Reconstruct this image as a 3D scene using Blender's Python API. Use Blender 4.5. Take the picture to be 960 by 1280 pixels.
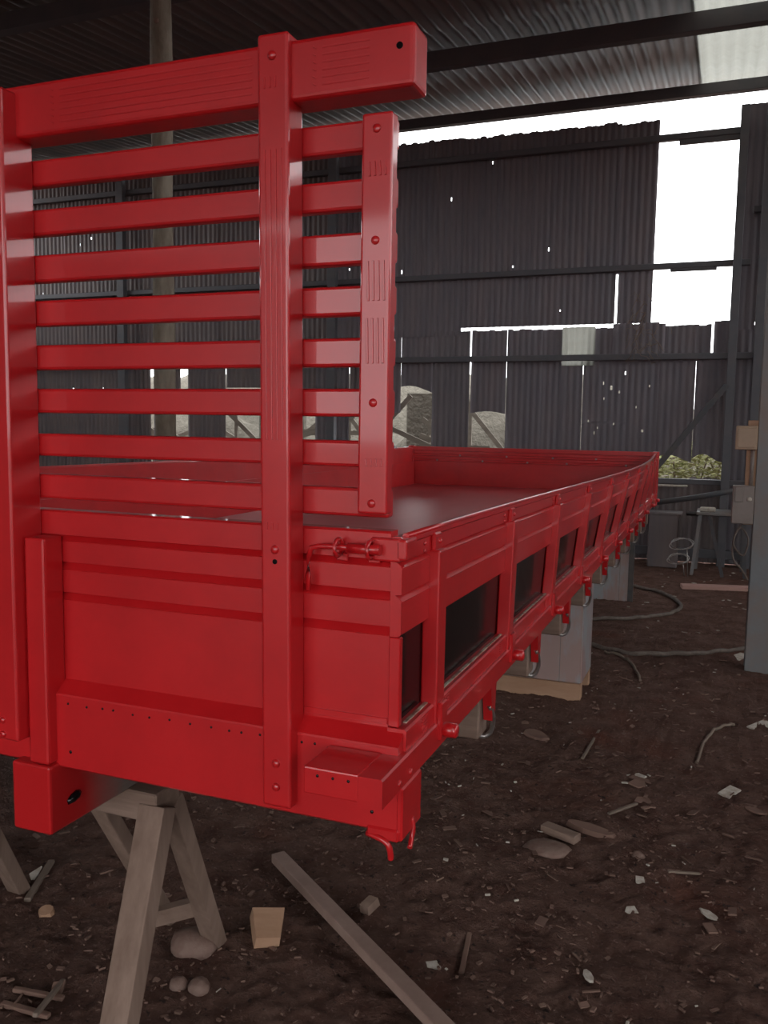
import bpy, bmesh, math, random
from mathutils import Vector, Matrix, noise

for o in list(bpy.data.objects):
    bpy.data.objects.remove(o)
scene = bpy.context.scene
COL = scene.collection
PI = math.pi

# ------------------------------------------------------------------ camera
cam_d = bpy.data.cameras.new('camera')
cam = bpy.data.objects.new('camera', cam_d)
COL.objects.link(cam)
F_PX = 1068.71
cam_d.sensor_fit = 'VERTICAL'
cam_d.sensor_height = 36.0
cam_d.sensor_width = 27.0
cam_d.lens = 36.0 * F_PX / 1280.0
cam_d.clip_start = 0.05
cam_d.clip_end = 300
_r = Vector((0.93093024, 0.36483959, 0.01615452))
_d = Vector((0.05173722, -0.08796622, -0.99477897))
_f = Vector((-0.3615137, 0.92690562, -0.1007662))
M = Matrix.Identity(4)
for i in range(3):
    M[i][0] = _r[i]; M[i][1] = -_d[i]; M[i][2] = -_f[i]
M[0][3], M[1][3], M[2][3] = 1.6837, -1.4657, 1.55
cam.matrix_world = M
scene.camera = cam

# ------------------------------------------------------------------ sky and exposure
w = bpy.data.worlds.new('overcast_sky')
scene.world = w
w.use_nodes = True
bg = w.node_tree.nodes['Background']
bg.inputs['Color'].default_value = (0.97, 0.985, 1.0, 1)
bg.inputs['Strength'].default_value = 4.2
scene.view_settings.view_transform = 'Standard'
scene.view_settings.look = 'None'
scene.view_settings.gamma = 1.0
scene.view_settings.exposure = 0.0
scene.view_settings.use_curve_mapping = False

# ------------------------------------------------------------------ materials
def mat(name, col, rough=0.6, spec=0.5, metal=0.0, col2=None, nscale=8.0, stretch=(1, 1, 1), bump=0.0,
        bscale=60.0, bstretch=(1, 1, 1), coat=0.0, rough2=None, detail=4.0, ramp=(0.35, 0.65), trans=0.0, bdist=0.01):
    m = bpy.data.materials.new(name)
    m.use_nodes = True
    nt = m.node_tree
    N, L = nt.nodes, nt.links
    b = N['Principled BSDF']
    b.inputs['Base Color'].default_value = (*col, 1)
    b.inputs['Roughness'].default_value = rough
    b.inputs['Metallic'].default_value = metal
    b.inputs['Specular IOR Level'].default_value = spec
    b.inputs['Coat Weight'].default_value = coat
    b.inputs['Coat Roughness'].default_value = 0.07
    tc = N.new('ShaderNodeTexCoord')
    if col2 is not None or rough2 is not None:
        mp = N.new('ShaderNodeMapping'); mp.inputs['Scale'].default_value = stretch
        L.new(tc.outputs['Object'], mp.inputs['Vector'])
        nz = N.new('ShaderNodeTexNoise'); nz.inputs['Scale'].default_value = nscale; nz.inputs['Detail'].default_value = detail
        nz.inputs['Roughness'].default_value = 0.65
        L.new(mp.outputs['Vector'], nz.inputs['Vector'])
        mr = N.new('ShaderNodeMapRange'); mr.inputs[1].default_value = ramp[0]; mr.inputs[2].default_value = ramp[1]
        L.new(nz.outputs['Fac'], mr.inputs[0])
        if col2 is not None:
            mx = N.new('ShaderNodeMix'); mx.data_type = 'RGBA'
            mx.inputs[6].default_value = (*col, 1); mx.inputs[7].default_value = (*col2, 1)
            L.new(mr.outputs[0], mx.inputs[0]); L.new(mx.outputs[2], b.inputs['Base Color'])
        if rough2 is not None:
            m2 = N.new('ShaderNodeMapRange'); m2.inputs[3].default_value = rough; m2.inputs[4].default_value = rough2
            L.new(mr.outputs[0], m2.inputs[0]); L.new(m2.outputs[0], b.inputs['Roughness'])
    if bump > 0:
        mp2 = N.new('ShaderNodeMapping'); mp2.inputs['Scale'].default_value = bstretch
        L.new(tc.outputs['Object'], mp2.inputs['Vector'])
        n2 = N.new('ShaderNodeTexNoise'); n2.inputs['Scale'].default_value = bscale; n2.inputs['Detail'].default_value = 5.0
        L.new(mp2.outputs['Vector'], n2.inputs['Vector'])
        bp = N.new('ShaderNodeBump'); bp.inputs['Strength'].default_value = bump; bp.inputs['Distance'].default_value = bdist
        L.new(n2.outputs['Fac'], bp.inputs['Height']); L.new(bp.outputs['Normal'], b.inputs['Normal'])
    if trans > 0:
        tr = N.new('ShaderNodeBsdfTranslucent'); tr.inputs['Color'].default_value = (*col, 1)
        ms = N.new('ShaderNodeMixShader'); ms.inputs[0].default_value = trans
        L.new(b.outputs[0], ms.inputs[1]); L.new(tr.outputs[0], ms.inputs[2])
        L.new(ms.outputs[0], N['Material Output'].inputs['Surface'])
    return m

RED = mat('red_enamel', (0.46, 0.007, 0.010), 0.36, 0.5, col2=(0.54, 0.010, 0.013), nscale=5, bump=0.12, bscale=35, coat=0.55, bdist=0.0025)
REDX = mat('red_enamel_brushed_lengthwise', (0.46, 0.007, 0.010), 0.38, 0.5, col2=(0.54, 0.010, 0.013), nscale=5, bump=0.16, bscale=45, bstretch=(0.06, 1, 1), coat=0.55, bdist=0.0025)
REDZ = mat('red_enamel_brushed_upright', (0.46, 0.007, 0.010), 0.38, 0.5, col2=(0.54, 0.010, 0.013), nscale=5, bump=0.16, bscale=45, bstretch=(1, 1, 0.06), coat=0.55, bdist=0.0025)
REDY = mat('red_enamel_brushed_along_side', (0.46, 0.007, 0.010), 0.38, 0.5, col2=(0.54, 0.010, 0.013), nscale=5, bump=0.16, bscale=45, bstretch=(1, 0.06, 1), coat=0.55, bdist=0.0025)
BEDRED = mat('worn_red_bed_floor_paint', (0.46, 0.045, 0.05), 0.38, 0.5, col2=(0.50, 0.065, 0.07), nscale=3, stretch=(1, .3, 1), bump=0.1, bscale=30, bstretch=(1, .1, 1))
BLACK = mat('black_gloss_paint', (0.005, 0.004, 0.005), 0.15, 0.25, col2=(0.009, 0.006, 0.006), nscale=6)
CREAM = mat('cream_edge', (0.55, 0.47, 0.38), 0.45, col2=(0.25, 0.08, 0.06), nscale=30, ramp=(.4, .6))  # pale cream mottled with dull red, for the strip under the panels
STEEL = mat('worn_bright_steel', (0.42, 0.41, 0.40), 0.35, metal=0.8, col2=(0.25, 0.2, 0.17), nscale=20)
DSTEEL = mat('dark_steel', (0.06, 0.058, 0.06), 0.45, metal=0.5, col2=(0.1, 0.08, 0.07), nscale=14)
GIRT = mat('dull_blue_grey_steel', (0.082, 0.082, 0.092), 0.65, col2=(0.105, 0.095, 0.10), nscale=5)
RUSTY = mat('dark_rusted_beam', (0.05, 0.052, 0.06), 0.7, col2=(0.075, 0.064, 0.062), nscale=9)
WALLS = mat('sooty_corrugated_metal', (0.135, 0.122, 0.140), 0.55, 0.45, col2=(0.19, 0.16, 0.168), nscale=2.2, stretch=(2.5, 1, .35), rough2=.8)
WALLM = mat('dull_corrugated_metal', (0.130, 0.116, 0.128), 0.58, 0.42, col2=(0.18, 0.15, 0.155), nscale=2.2, stretch=(2.5, 1, .35))
WALLB = mat('dark_brown_corrugated_metal', (0.128, 0.108, 0.112), 0.6, 0.4, col2=(0.18, 0.14, 0.132), nscale=2.2, stretch=(2.5, 1, .35))
ROOFM = mat('aged_corrugated_roof_metal', (0.125, 0.12, 0.122), 0.5, 0.5, col2=(0.18, 0.155, 0.145), nscale=1.6, stretch=(3, .4, 1))
FIBRE = mat('translucent_fibreglass_sheet', (0.27, 0.27, 0.24), 0.5, 0.4, col2=(0.21, 0.205, 0.17), nscale=5, trans=0.5)
WOOD = mat('grey_weathered_timber', (0.16, 0.102, 0.076), 0.8, 0.3, col2=(0.245, 0.165, 0.128), nscale=14, stretch=(1, 1, .12), bump=.3, bscale=60, bstretch=(1, 1, .08))
WOODX = mat('grey_weathered_timber_sideways', (0.16, 0.102, 0.076), 0.8, 0.3, col2=(0.245, 0.165, 0.128), nscale=14, stretch=(.12, 1, 1), bump=.3, bscale=60, bstretch=(.08, 1, 1))
WOODY = mat('raw_beam_timber', (0.13, 0.10, 0.085), 0.8, 0.3, col2=(0.2, 0.15, 0.13), nscale=14, stretch=(1, .12, 1))
TAN = mat('fresh_sawn_wood', (0.34, 0.19, 0.115), 0.75, 0.3, col2=(0.42, 0.25, 0.16), nscale=12, stretch=(.2, 1, 1), bump=.2)
POLEW = mat('pale_knotty_log', (0.15, 0.12, 0.09), 0.85, 0.2, col2=(0.27, 0.23, 0.18), nscale=9, stretch=(1, 1, .3), bump=.5, bscale=25)
BOXM = mat('scuffed_galvanised_sheet', (0.30, 0.30, 0.31), 0.5, 0.5, metal=.2, col2=(0.33, 0.22, 0.20), nscale=3.2, stretch=(2, 1, .7), ramp=(.42, .58))
GPOST = mat('grey_worn_post_paint', (0.13, 0.135, 0.14), 0.45, 0.5, col2=(0.16, 0.112, 0.09), nscale=2.6, stretch=(1, 1, .8), ramp=(.4, .62), bump=.2, bscale=18)
PAPER = mat('dirty_paper_scrap', (0.52, 0.47, 0.41), 0.85, 0.2, col2=(0.36, 0.3, 0.25), nscale=40)
CHIP = mat('wood_chip', (0.20, 0.12, 0.092), 0.85, 0.2, col2=(0.13, 0.075, 0.058), nscale=3)
STONE = mat('dusty_stone', (0.16, 0.095, 0.075), 0.9, 0.2, col2=(0.21, 0.14, 0.115), nscale=14, bump=.4)
RUBBER = mat('dusty_rubber_hose', (0.10, 0.075, 0.062), 0.7, 0.3, col2=(0.16, 0.125, 0.105), nscale=20)
TANBOX = mat('tan_plastic_box', (0.36, 0.24, 0.155), 0.5, col2=(0.3, 0.2, 0.13), nscale=9)
GREYBOX = mat('grey_brown_metal_box', (0.21, 0.17, 0.15), 0.5, col2=(0.17, 0.13, 0.11), nscale=9)
PILEW = mat('bleached_board', (0.15, 0.135, 0.11), 0.85, 0.2, col2=(0.22, 0.195, 0.16), nscale=8, stretch=(.2, 1, 1))
RUBBLE = mat('pale_rubble_heap', (0.11, 0.10, 0.082), 0.95, 0.1, col2=(0.16, 0.145, 0.12), nscale=6, bump=.7, bscale=14, bdist=.05)
LEAF = mat('yellow_green_foliage', (0.24, 0.25, 0.09), 0.7, 0.2, col2=(0.36, 0.35, 0.17), nscale=9)
TWIG = mat('dry_twig', (0.2, 0.15, 0.12), 0.9, 0.1)

# beam that is red at its painted end and bare timber behind
def overspray_mat():
    m = mat('timber_with_red_overspray', (0.15, 0.115, 0.10), 0.7, 0.3, col2=(0.22, 0.17, 0.145), nscale=14, stretch=(1, .12, 1))
    nt = m.node_tree; N, L = nt.nodes, nt.links
    b = N['Principled BSDF']
    src = b.inputs['Base Color'].links[0].from_socket
    geo = N.new('ShaderNodeNewGeometry'); sx = N.new('ShaderNodeSeparateXYZ'); L.new(geo.outputs['Position'], sx.inputs[0])
    nz = N.new('ShaderNodeTexNoise'); nz.inputs['Scale'].default_value = 14
    L.new(geo.outputs['Position'], nz.inputs['Vector'])
    ad = N.new('ShaderNodeMath'); ad.operation = 'MULTIPLY_ADD'; ad.inputs[1].default_value = 0.05; L.new(nz.outputs['Fac'], ad.inputs[0]); L.new(sx.outputs['Y'], ad.inputs[2])
    mr = N.new('ShaderNodeMapRange'); mr.inputs[1].default_value = 0.06; mr.inputs[2].default_value = 0.2; mr.inputs[3].default_value = 1; mr.inputs[4].default_value = 0
    L.new(ad.outputs[0], mr.inputs[0])
    mx = N.new('ShaderNodeMix'); mx.data_type = 'RGBA'; mx.inputs[7].default_value = (0.45, 0.012, 0.014, 1)
    L.new(mr.outputs[0], mx.inputs[0]); L.new(src, mx.inputs[6]); L.new(mx.outputs[2], b.inputs['Base Color'])
    r2 = N.new('ShaderNodeMapRange'); r2.inputs[3].default_value = .75; r2.inputs[4].default_value = .3
    L.new(mr.outputs[0], r2.inputs[0]); L.new(r2.outputs[0], b.inputs['Roughness'])
    return m
SPRAY = overspray_mat()

def dirt_mat():
    m = bpy.data.materials.new('packed_dirt'); m.use_nodes = True
    nt = m.node_tree; N, L = nt.nodes, nt.links
    b = N['Principled BSDF']; b.inputs['Roughness'].default_value = 0.95; b.inputs['Specular IOR Level'].default_value = 0.15
    tc = N.new('ShaderNodeTexCoord')
    def nz(s, d=6, r=.65):
        n = N.new('ShaderNodeTexNoise'); n.inputs['Scale'].default_value = s; n.inputs['Detail'].default_value = d; n.inputs['Roughness'].default_value = r
        L.new(tc.outputs['Object'], n.inputs['Vector']); return n.outputs['Fac']
    def mr(s, a, c):
        n = N.new('ShaderNodeMapRange'); n.inputs[1].default_value = a; n.inputs[2].default_value = c; L.new(s, n.inputs[0]); return n.outputs[0]
    def mix(f, a, c):
        n = N.new('ShaderNodeMix'); n.data_type = 'RGBA'
        L.new(f, n.inputs[0])
        for k, v in ((6, a), (7, c)):
            if isinstance(v, tuple): n.inputs[k].default_value = (*v, 1)
            else: L.new(v, n.inputs[k])
        return n.outputs[2]
    c1 = mix(mr(nz(7), .35, .65), (0.105, 0.049, 0.036), (0.19, 0.108, 0.083))
    c2 = mix(mr(nz(1.1, 3), .56, .72), c1, (0.16, 0.058, 0.038))
    c3 = mix(mr(nz(60, 3), .58, .72), c2, (0.25, 0.155, 0.125))
    c4 = mix(mr(nz(38, 2), .62, .72), c3, (0.06, 0.036, 0.03))
    L.new(c4, b.inputs['Base Color'])
    bp = N.new('ShaderNodeBump'); bp.inputs['Strength'].default_value = 1.0; bp.inputs['Distance'].default_value = .035
    n1 = nz(45, 8, .75); L.new(n1, bp.inputs['Height']); L.new(bp.outputs['Normal'], b.inputs['Normal'])
    return m
DIRT = dirt_mat()

# ------------------------------------------------------------------ mesh helpers
WLOC = {}
def put(o, wloc, parent=None):
    WLOC[o.name] = Vector(wloc)
    COL.objects.link(o)
    if parent is not None:
        o.parent = parent
        o.location = Vector(wloc) - WLOC[parent.name]
    else:
        o.location = wloc
    return o

def empty(name, loc, label=None, cat=None, group=None, kind=None, parent=None):
    o = bpy.data.objects.new(name, None); o.empty_display_size = 0.1
    put(o, loc, parent); tag(o, label, cat, group, kind); return o

def tag(o, label=None, cat=None, group=None, kind=None):
    if label: o['label'] = label
    if cat: o['category'] = cat
    if group: o['group'] = group
    if kind: o['kind'] = kind
    return o

class B:
    def __init__(s): s.bm = bmesh.new(); s.sm = False
    def box(s, x0, x1, y0, y1, z0, z1, bev=0.0, seg=2, rot=None, pivot=None):
        vs = [s.bm.verts.new((x, y, z)) for x in (x0, x1) for y in (y0, y1) for z in (z0, z1)]
        F = [(0, 1, 3, 2), (4, 6, 7, 5), (0, 4, 5, 1), (2, 3, 7, 6), (0, 2, 6, 4), (1, 5, 7, 3)]
        fs = [s.bm.faces.new([vs[i] for i in f]) for f in F]
        if bev > 0:
            es = {e for f in fs for e in f.edges}
            r = bmesh.ops.bevel(s.bm, geom=list(es), offset=bev, segments=seg, affect='EDGES', profile=.5)
            vs = list({v for f in r['faces'] for v in f.verts} | {v for v in vs if v.is_valid})
        if rot is not None:
            p = Vector(pivot) if pivot is not None else Vector(((x0 + x1) / 2, (y0 + y1) / 2, (z0 + z1) / 2))
            for v in vs: v.co = p + rot @ (v.co - p)
        return vs
    def bar(s, a, b, w, h, up=(0, 0, 1), bev=0.0):
        a, b = Vector(a), Vector(b); d = (b - a); L = d.length; d.normalize()
        u = Vector(up); u = (u - d * u.dot(d)).normalized(); r = d.cross(u)
        R = Matrix((r, d, u)).transposed()
        vs = s.box(-w / 2, w / 2, 0, L, -h / 2, h / 2, bev, rot=None)
        for v in vs: v.co = a + R @ v.co
        return vs
    def prism(s, prof, axis, cuts):
        """closed 2D profile swept along an axis at the given cut positions"""
        rings = []
        for t in cuts:
            ring = []
            for (p, q) in prof:
                co = {'x': (t, p, q), 'y': (p, t, q), 'z': (p, q, t)}[axis]
                ring.append(s.bm.verts.new(co))
            rings.append(ring)
        n = len(prof)
        for a, b in zip(rings, rings[1:]):
            for i in range(n):
                s.bm.faces.new((a[i], a[(i + 1) % n], b[(i + 1) % n], b[i]))
        s.bm.faces.new(rings[0]); s.bm.faces.new(rings[-1][::-1])
        return [v for r in rings for v in r]
    def tube(s, pts, r, seg=8, cap=True):
        pts = [Vector(p) for p in pts]; rings = []
        up = Vector((0, 0, 1))
        for i, p in enumerate(pts):
            d = (pts[min(i + 1, len(pts) - 1)] - pts[max(i - 1, 0)]).normalized()
            u = up - d * up.dot(d)
            if u.length < .05: u = Vector((1, 0, 0)) - d * d.x
            u.normalize(); v = d.cross(u)
            rr = r[i] if isinstance(r, (list, tuple)) else r
            rings.append([s.bm.verts.new(p + u * math.cos(k * 2 * PI / seg) * rr + v * math.sin(k * 2 * PI / seg) * rr) for k in range(seg)])
        for a, b in zip(rings, rings[1:]):
            for k in range(seg):
                f = s.bm.faces.new((a[k], a[(k + 1) % seg], b[(k + 1) % seg], b[k])); f.smooth = True
        if cap:
            s.bm.faces.new(rings[0][::-1]); s.bm.faces.new(rings[-1])
        return s
    def dome(s, c, axis, r, h, seg=8):
        """rounded bolt head standing on c along axis"""
        c = Vector(c); a = Vector(axis).normalized()
        u = a.orthogonal().normalized(); v = a.cross(u)
        prev = None
        for (rr, hh) in ((r, 0), (r * .96, h * .45), (r * .7, h * .85)):
            ring = [s.bm.verts.new(c + a * hh + u * rr * math.cos(k * 2 * PI / seg) + v * rr * math.sin(k * 2 * PI / seg)) for k in range(seg)]
            if prev:
                for k in range(seg):
                    s.bm.faces.new((prev[k], prev[(k + 1) % seg], ring[(k + 1) % seg], ring[k])).smooth = True
            prev = ring
        t = s.bm.verts.new(c + a * h)
        for k in range(seg): s.bm.faces.new((prev[k], prev[(k + 1) % seg], t)).smooth = True
        return s
    def warp(s, fn):
        for v in s.bm.verts: v.co = fn(v.co)
        return s
    def build(s, name, m, parent=None, label=None, cat=None, group=None, kind=None, loc=None):
        bmesh.ops.recalc_face_normals(s.bm, faces=s.bm.faces[:])
        if loc is None:
            lo = Vector([min(v.co[i] for v in s.bm.verts) for i in range(3)]); hi = Vector([max(v.co[i] for v in s.bm.verts) for i in range(3)])
            loc = Vector(((lo.x + hi.x) / 2, (lo.y + hi.y) / 2, lo.z))
        loc = Vector(loc)
        for v in s.bm.verts: v.co -= loc
        me = bpy.data.meshes.new(name); s.bm.to_mesh(me); s.bm.free()
        me.materials.append(m)
        o = bpy.data.objects.new(name, me)
        put(o, loc, parent); tag(o, label, cat, group, kind)
        return o

def frange(a, b, n): return [a + (b - a) * i / n for i in range(n + 1)]

def smooth_path(pts, n=6):
    P = [Vector(p) for p in pts]; out = []
    for i in range(len(P) - 1):
        p0, p1, p2, p3 = P[max(i - 1, 0)], P[i], P[i + 1], P[min(i + 2, len(P) - 1)]
        for k in range(n):
            t = k / n
            out.append(.5 * ((2 * p1) + (p2 - p0) * t + (2 * p0 - 5 * p1 + 4 * p2 - p3) * t * t + (3 * p1 - p0 - 3 * p2 + p3) * t ** 3))
    out.append(P[-1]); return out

# ------------------------------------------------------------------ ground
def gz(x, y):
    """ground height: lumpy earth, smoother far away"""
    v = Vector((x, y, 0))
    a = 0.02 * noise.noise(v * 1.7) + 0.012 * noise.noise(v * 5.1 + Vector((9, 3, 1)))
    a += 0.013 * noise.noise(v * 13 + Vector((2, 7, 5))) + 0.010 * noise.noise(v * 29) + 0.005 * noise.noise(v * 57)
    return a * (1.0 if y < 6 else .6) - .004

def axis_steps(lo, hi, flo, fhi, fine, coarse):
    out = [lo]
    while out[-1] < hi:
        x = out[-1]
        out.append(x + (fine if flo <= x < fhi else coarse))
    return out
xs = [-70, -45, -30, -20, -15] + axis_steps(-12, 12, -.8, 2.3, .0125, .25) + [15, 20, 30, 45, 70]
ys = [-70, -45, -30, -20, -14] + axis_steps(-10, 18, -.1, 2.6, .0125, .12) + [22, 28, 40, 70]
bm = bmesh.new()
grid = [[bm.verts.new((x, y, gz(x, y))) for x in xs] for y in ys]
for a, b in zip(grid, grid[1:]):
    for i in range(len(xs) - 1):
        bm.faces.new((a[i], a[i + 1], b[i + 1], b[i])).smooth = True
me = bpy.data.meshes.new('floor'); bm.to_mesh(me); bm.free(); me.materials.append(DIRT)
fl = bpy.data.objects.new('floor', me); COL.objects.link(fl); fl['kind'] = 'structure'; fl['label'] = 'dark trampled dirt floor strewn with chips'

# ------------------------------------------------------------------ corrugated sheets
def sheet_mesh(name, w, h, pitch=.076, amp=.009, holes=(), ragged=0.0, seed=0, zbot=None, ztop=None):
    """corrugated sheet in local x (width) / z (height), holes = (x, z, w, h) left open"""
    rnd = random.Random(seed)
    n = max(4, int(round(w / pitch * 6)))
    zz = {0.0, h}
    for (hx, hz, hw, hh) in holes: zz.add(max(0, hz)); zz.add(min(h, hz + hh))
    zz = sorted(zz)
    bm = bmesh.new()
    cols = []
    off = 0
    for i in range(n + 1):
        x = w * i / n
        if ragged and i % 6 == 0: off = rnd.uniform(-ragged, ragged)
        y = amp * math.cos(2 * PI * x / pitch)
        zt = ztop(x) if ztop else h
        zb = zbot(x) if zbot else 0
        cols.append([bm.verts.new((x, y, (min(max(z, zb), zt) if 0 < z < h else (zb if z == 0 else zt + off)))) for z in zz])
    for i in range(n):
        xc = w * (i + .5) / n
        for k in range(len(zz) - 1):
            zc = (zz[k] + zz[k + 1]) / 2
            if any(hx - .0005 <= xc <= hx + hw and hz < zc < hz + hh for (hx, hz, hw, hh) in holes): continue
            bm.faces.new((cols[i][k], cols[i + 1][k], cols[i + 1][k + 1], cols[i][k + 1])).smooth = True
    me = bpy.data.meshes.new(name); bm.to_mesh(me); bm.free()
    return me

YW = 9.2
wall_back = empty('wall_back', (0, YW, 0), label='dark corrugated metal back wall with gaps of daylight', kind='structure')
def wsheet(x0, x1, z0, z1, m=WALLS, holes=(), dy=0, ragged=.012, seed=0, **k):
    me = sheet_mesh('wall_sheet', x1 - x0, z1 - z0, holes=[(a - x0, b - z0, c, d) for a, b, c, d in holes], ragged=ragged, seed=seed, **k)
    me.materials.append(m)
    o = bpy.data.objects.new('wall_sheet', me)
    put(o, (x0, YW + dy, z0), wall_back); return o

rnd = random.Random(4)
# upper tier, left to the window opening
ux = [-9.6, -8.7, -7.8, -6.9, -6.0, -5.1, -4.2, -3.3, -2.4, -1.5, -.6, .435]
for i, (a, b) in enumerate(zip(ux, ux[1:])):
    hl = []
    for _ in range(2 if b > -3 else 3):
        hl.append((rnd.uniform(a + .1, b - .1), rnd.uniform(2.95, 4.9), .0125, rnd.uniform(.02, .045)))
    zb = 2.80 if a > -2 else 2.70
    wsheet(a, b + (.04 if i < len(ux) - 2 else 0), zb, 5.13 + rnd.uniform(-.025, .02), WALLS if a > -4 else WALLB, hl, dy=.012 * (i % 2), seed=i)
wsheet(.46, .855, 2.80, 3.43, WALLS, (), dy=.0, seed=31)
wsheet(.41, .855, 3.38, 5.10, WALLS, (), dy=.02, seed=32)
# low filler below the window, ragged top
wsheet(.42, 1.02, 2.35, 2.80, WALLS, (), dy=.02, seed=33)
wsheet(1.02, 1.53, 2.35, 2.76, WALLS, (), dy=.0, seed=34)
wsheet(1.555, 1.80, 2.35, 2.80, WALLS, (), dy=.0, seed=35)
# right of the window
wsheet(1.725, 2.08, 2.7, 5.15, WALLS, ((1.98, 2.7, .03, .08),), seed=36)
for i in range(6):
    wsheet(2.06 + i * .9, 3.0 + i * .9, 2.7, 4.93 + .05 * (i % 2), WALLS, dy=.012 * (i % 2), seed=40 + i)
# lower tier
def lower(a, b, z0, z1, m=WALLS, holes=(), seed=0, dy=.03, **k): wsheet(a, b, z0, z1, m, holes, dy=dy, seed=seed, ragged=k.pop('ragged', .01), **k)
for i, (a, b) in enumerate(((-9.6, -8.7), (-8.72, -7.8), (-7.82, -6.9), (-6.92, -6.25), (-6.2, -5.93))):
    lower(a, b, 0, 2.765, WALLB, [(rnd.uniform(a + .1, b - .05), rnd.uniform(1.6, 2.6), .0125, rnd.uniform(.02, .05)) for _ in range(3)], seed=60 + i)
lower(-5.93, -5.72, 2.0, 2.765, WALLB, seed=66)
lower(-5.6, -4.95, .0, 2.765, WALLB, seed=67, dy=.03)
lower(-4.95, -4.2, 2.05, 2.765, WALLB, seed=68)
lower(-4.3, -3.75, 0, 2.765, WALLB, seed=69)
lower(-3.75, -3.5, 1.75, 2.765, WALLB, seed=70)
lower(-3.53, -3.02, 0, 2.765, WALLM, seed=71)
lower(-3.02, -2.55, 1.72, 2.765, WALLB, seed=73)
lower(-2.57, -2.28, 1.72, 2.765, WALLS, seed=74, zbot=lambda x: .0)
lower(-2.28, -1.84, 2.06, 2.765, WALLS, seed=75, zbot=lambda x: .03 * math.sin(9 * x) - .12 * x)
lower(-1.835, -1.332, 0, 2.765, WALLM, seed=76, dy=.0)
lower(-1.327, -.867, 1.72, 2.765, WALLS, seed=77, zbot=lambda x: .03 * math.sin(7 * x))
lower(-.863, -.42, 0, 2.765, WALLS, seed=78)
lower(-.44, -.17, 0, 2.765, WALLS, seed=79, dy=.04)
lower(-.18, .085, 0, 2.34, WALLS, seed=80, dy=.04)
hl = [(.34, 1.9, .013, .03), (.42, 2.02, .025, .05), (.33, 2.08, .013, .04), (.52, 1.98, .013, .03), (.47, 1.6, .013, .03), (.28, 1.55, .013, .025),
      (.16, 1.63, .013, .03), (.58, 2.2, .02, .04), (.24, 1.48, .013, .04)]
lower(.090, .62, 0, 2.40, WALLS, hl, seed=81)
lower(.62, .98, 0, 2.40, WALLS, ((.8, 1.52, .02, .03), (.72, 1.8, .013, .03), (.86, 2.05, .013, .03)), seed=82, dy=.03)
lower(.97, 1.379, 1.22, 2.40, WALLS, (), seed=83, dy=.02, zbot=lambda x: .04 * math.sin(11 * x))
lower(1.383, 1.75, 1.22, 2.40, WALLS, ((1.6, 1.9, .02, .03),), seed=84, dy=.0, zbot=lambda x: .05 * math.sin(14 * x) + .06 * x)
lower(.97, 1.40, 0, .93, WALLB, seed=85, dy=.0)
lower(1.38, 1.76, 0, 1.0, WALLB, seed=86, dy=.02)
lower(1.74, 1.993, 0, 2.75, WALLS, seed=87, dy=.03)
lower(2.005, 2.9, 0, 2.75, WALLS, seed=88, dy=.03)
for i in range(5): lower(2.88 + i * .9, 3.8 + i * .9, 0, 2.75, WALLS, seed=90 + i, dy=.012 * (i % 2))
wsheet(.2, .47, 2.33, 2.768, WALLS, (), dy=.05, seed=51)
# translucent patch sheet
o = wsheet(-.17, .225, 2.31, 2.772, FIBRE, (), dy=-.03, seed=50, ragged=0, zbot=lambda x: 0, ztop=lambda x: .462)

# horizontal girts and uprights of the wall
def girt(x0, x1, z, h=.07, d=.07, y=YW - .075, name='girt'):
    b = B(); b.box(x0, x1, y - d / 2, y + d / 2, z - h / 2, z + h / 2, .004, 1); b.build(name, GIRT, wall_back)
girt(-9.6, 1.8, 4.86, .07); girt(1.08, 1.78, 4.80, .06, .05)
girt(-9.6, 1.9, 3.43, .065); girt(1.05, 1.55, 3.41, .09, .05)
girt(-9.6, 7, 2.40, .07); girt(-9.6, -2.3, 1.25, .07); girt(.6, 7, .955, .06); girt(-1.84, 1, .62, .06)
girt(-9.6, 7, .12, .1)
girt(1.9, 7, 4.0, .07)
for x, w_, zt in ((1.76, .09, 5.1), (2.05, .14, 5.38), (-6.6, .12, 5.3), (-3.2, .12, 5.3), (4.8, .12, 5.38)):
    b = B(); b.box(x - w_ / 2, x + w_ / 2, YW - .2, YW - .11, -.05, zt, .005, 1); b.build('column', GIRT, wall_back)
# cobweb of dry vine by the window corner
b = B(); rr = random.Random(8)
for k in range(26):
    p = Vector((.78 + rr.uniform(-.1, .15), YW - .2, 2.75 + rr.uniform(-.3, .4)))
    pts = [p]
    for _ in range(5):
        p = p + Vector((rr.uniform(-.07, .07), rr.uniform(-.01, .004), rr.uniform(-.12, .03))); pts.append(p)
    b.tube(pts, .0035, 4, False)
b.build('dry_vine', TWIG, None, 'tangle of dry vine clinging beside the bright wall opening', 'vine', kind='stuff')

# side walls
wall_left = empty('wall_left', (-9.6, 0, 0), label='dark corrugated side wall of the shed', kind='structure')
me_l = sheet_mesh('wall_sheet', .92, 3.65, seed=3); me_l.materials.append(WALLB)
for i in range(18):
    o = bpy.data.objects.new('wall_sheet', me_l); put(o, (-9.6 + .01 * (i % 2), -6.7 + i * .9, 0), wall_left); o.rotation_euler = (0, 0, PI / 2)
wall_front_blocker = empty('wall_front_blocker', (-5, -6.6, 0), label='added unseen corrugated wall that darkens the left side of the shed', kind='structure')  # added out of view behind the camera to keep light off the left
me_f = sheet_mesh('wall_sheet', .92, 3.5, seed=6); me_f.materials.append(WALLB)
for i in range(8):
    o = bpy.data.objects.new('wall_sheet', me_f); put(o, (-9.6 + i * .9, -6.6 + .01 * (i % 2), 0), wall_front_blocker)
wall_right = empty('wall_right', (7.4, 0, 0), label='low corrugated side wall with open air above', kind='structure')
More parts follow.
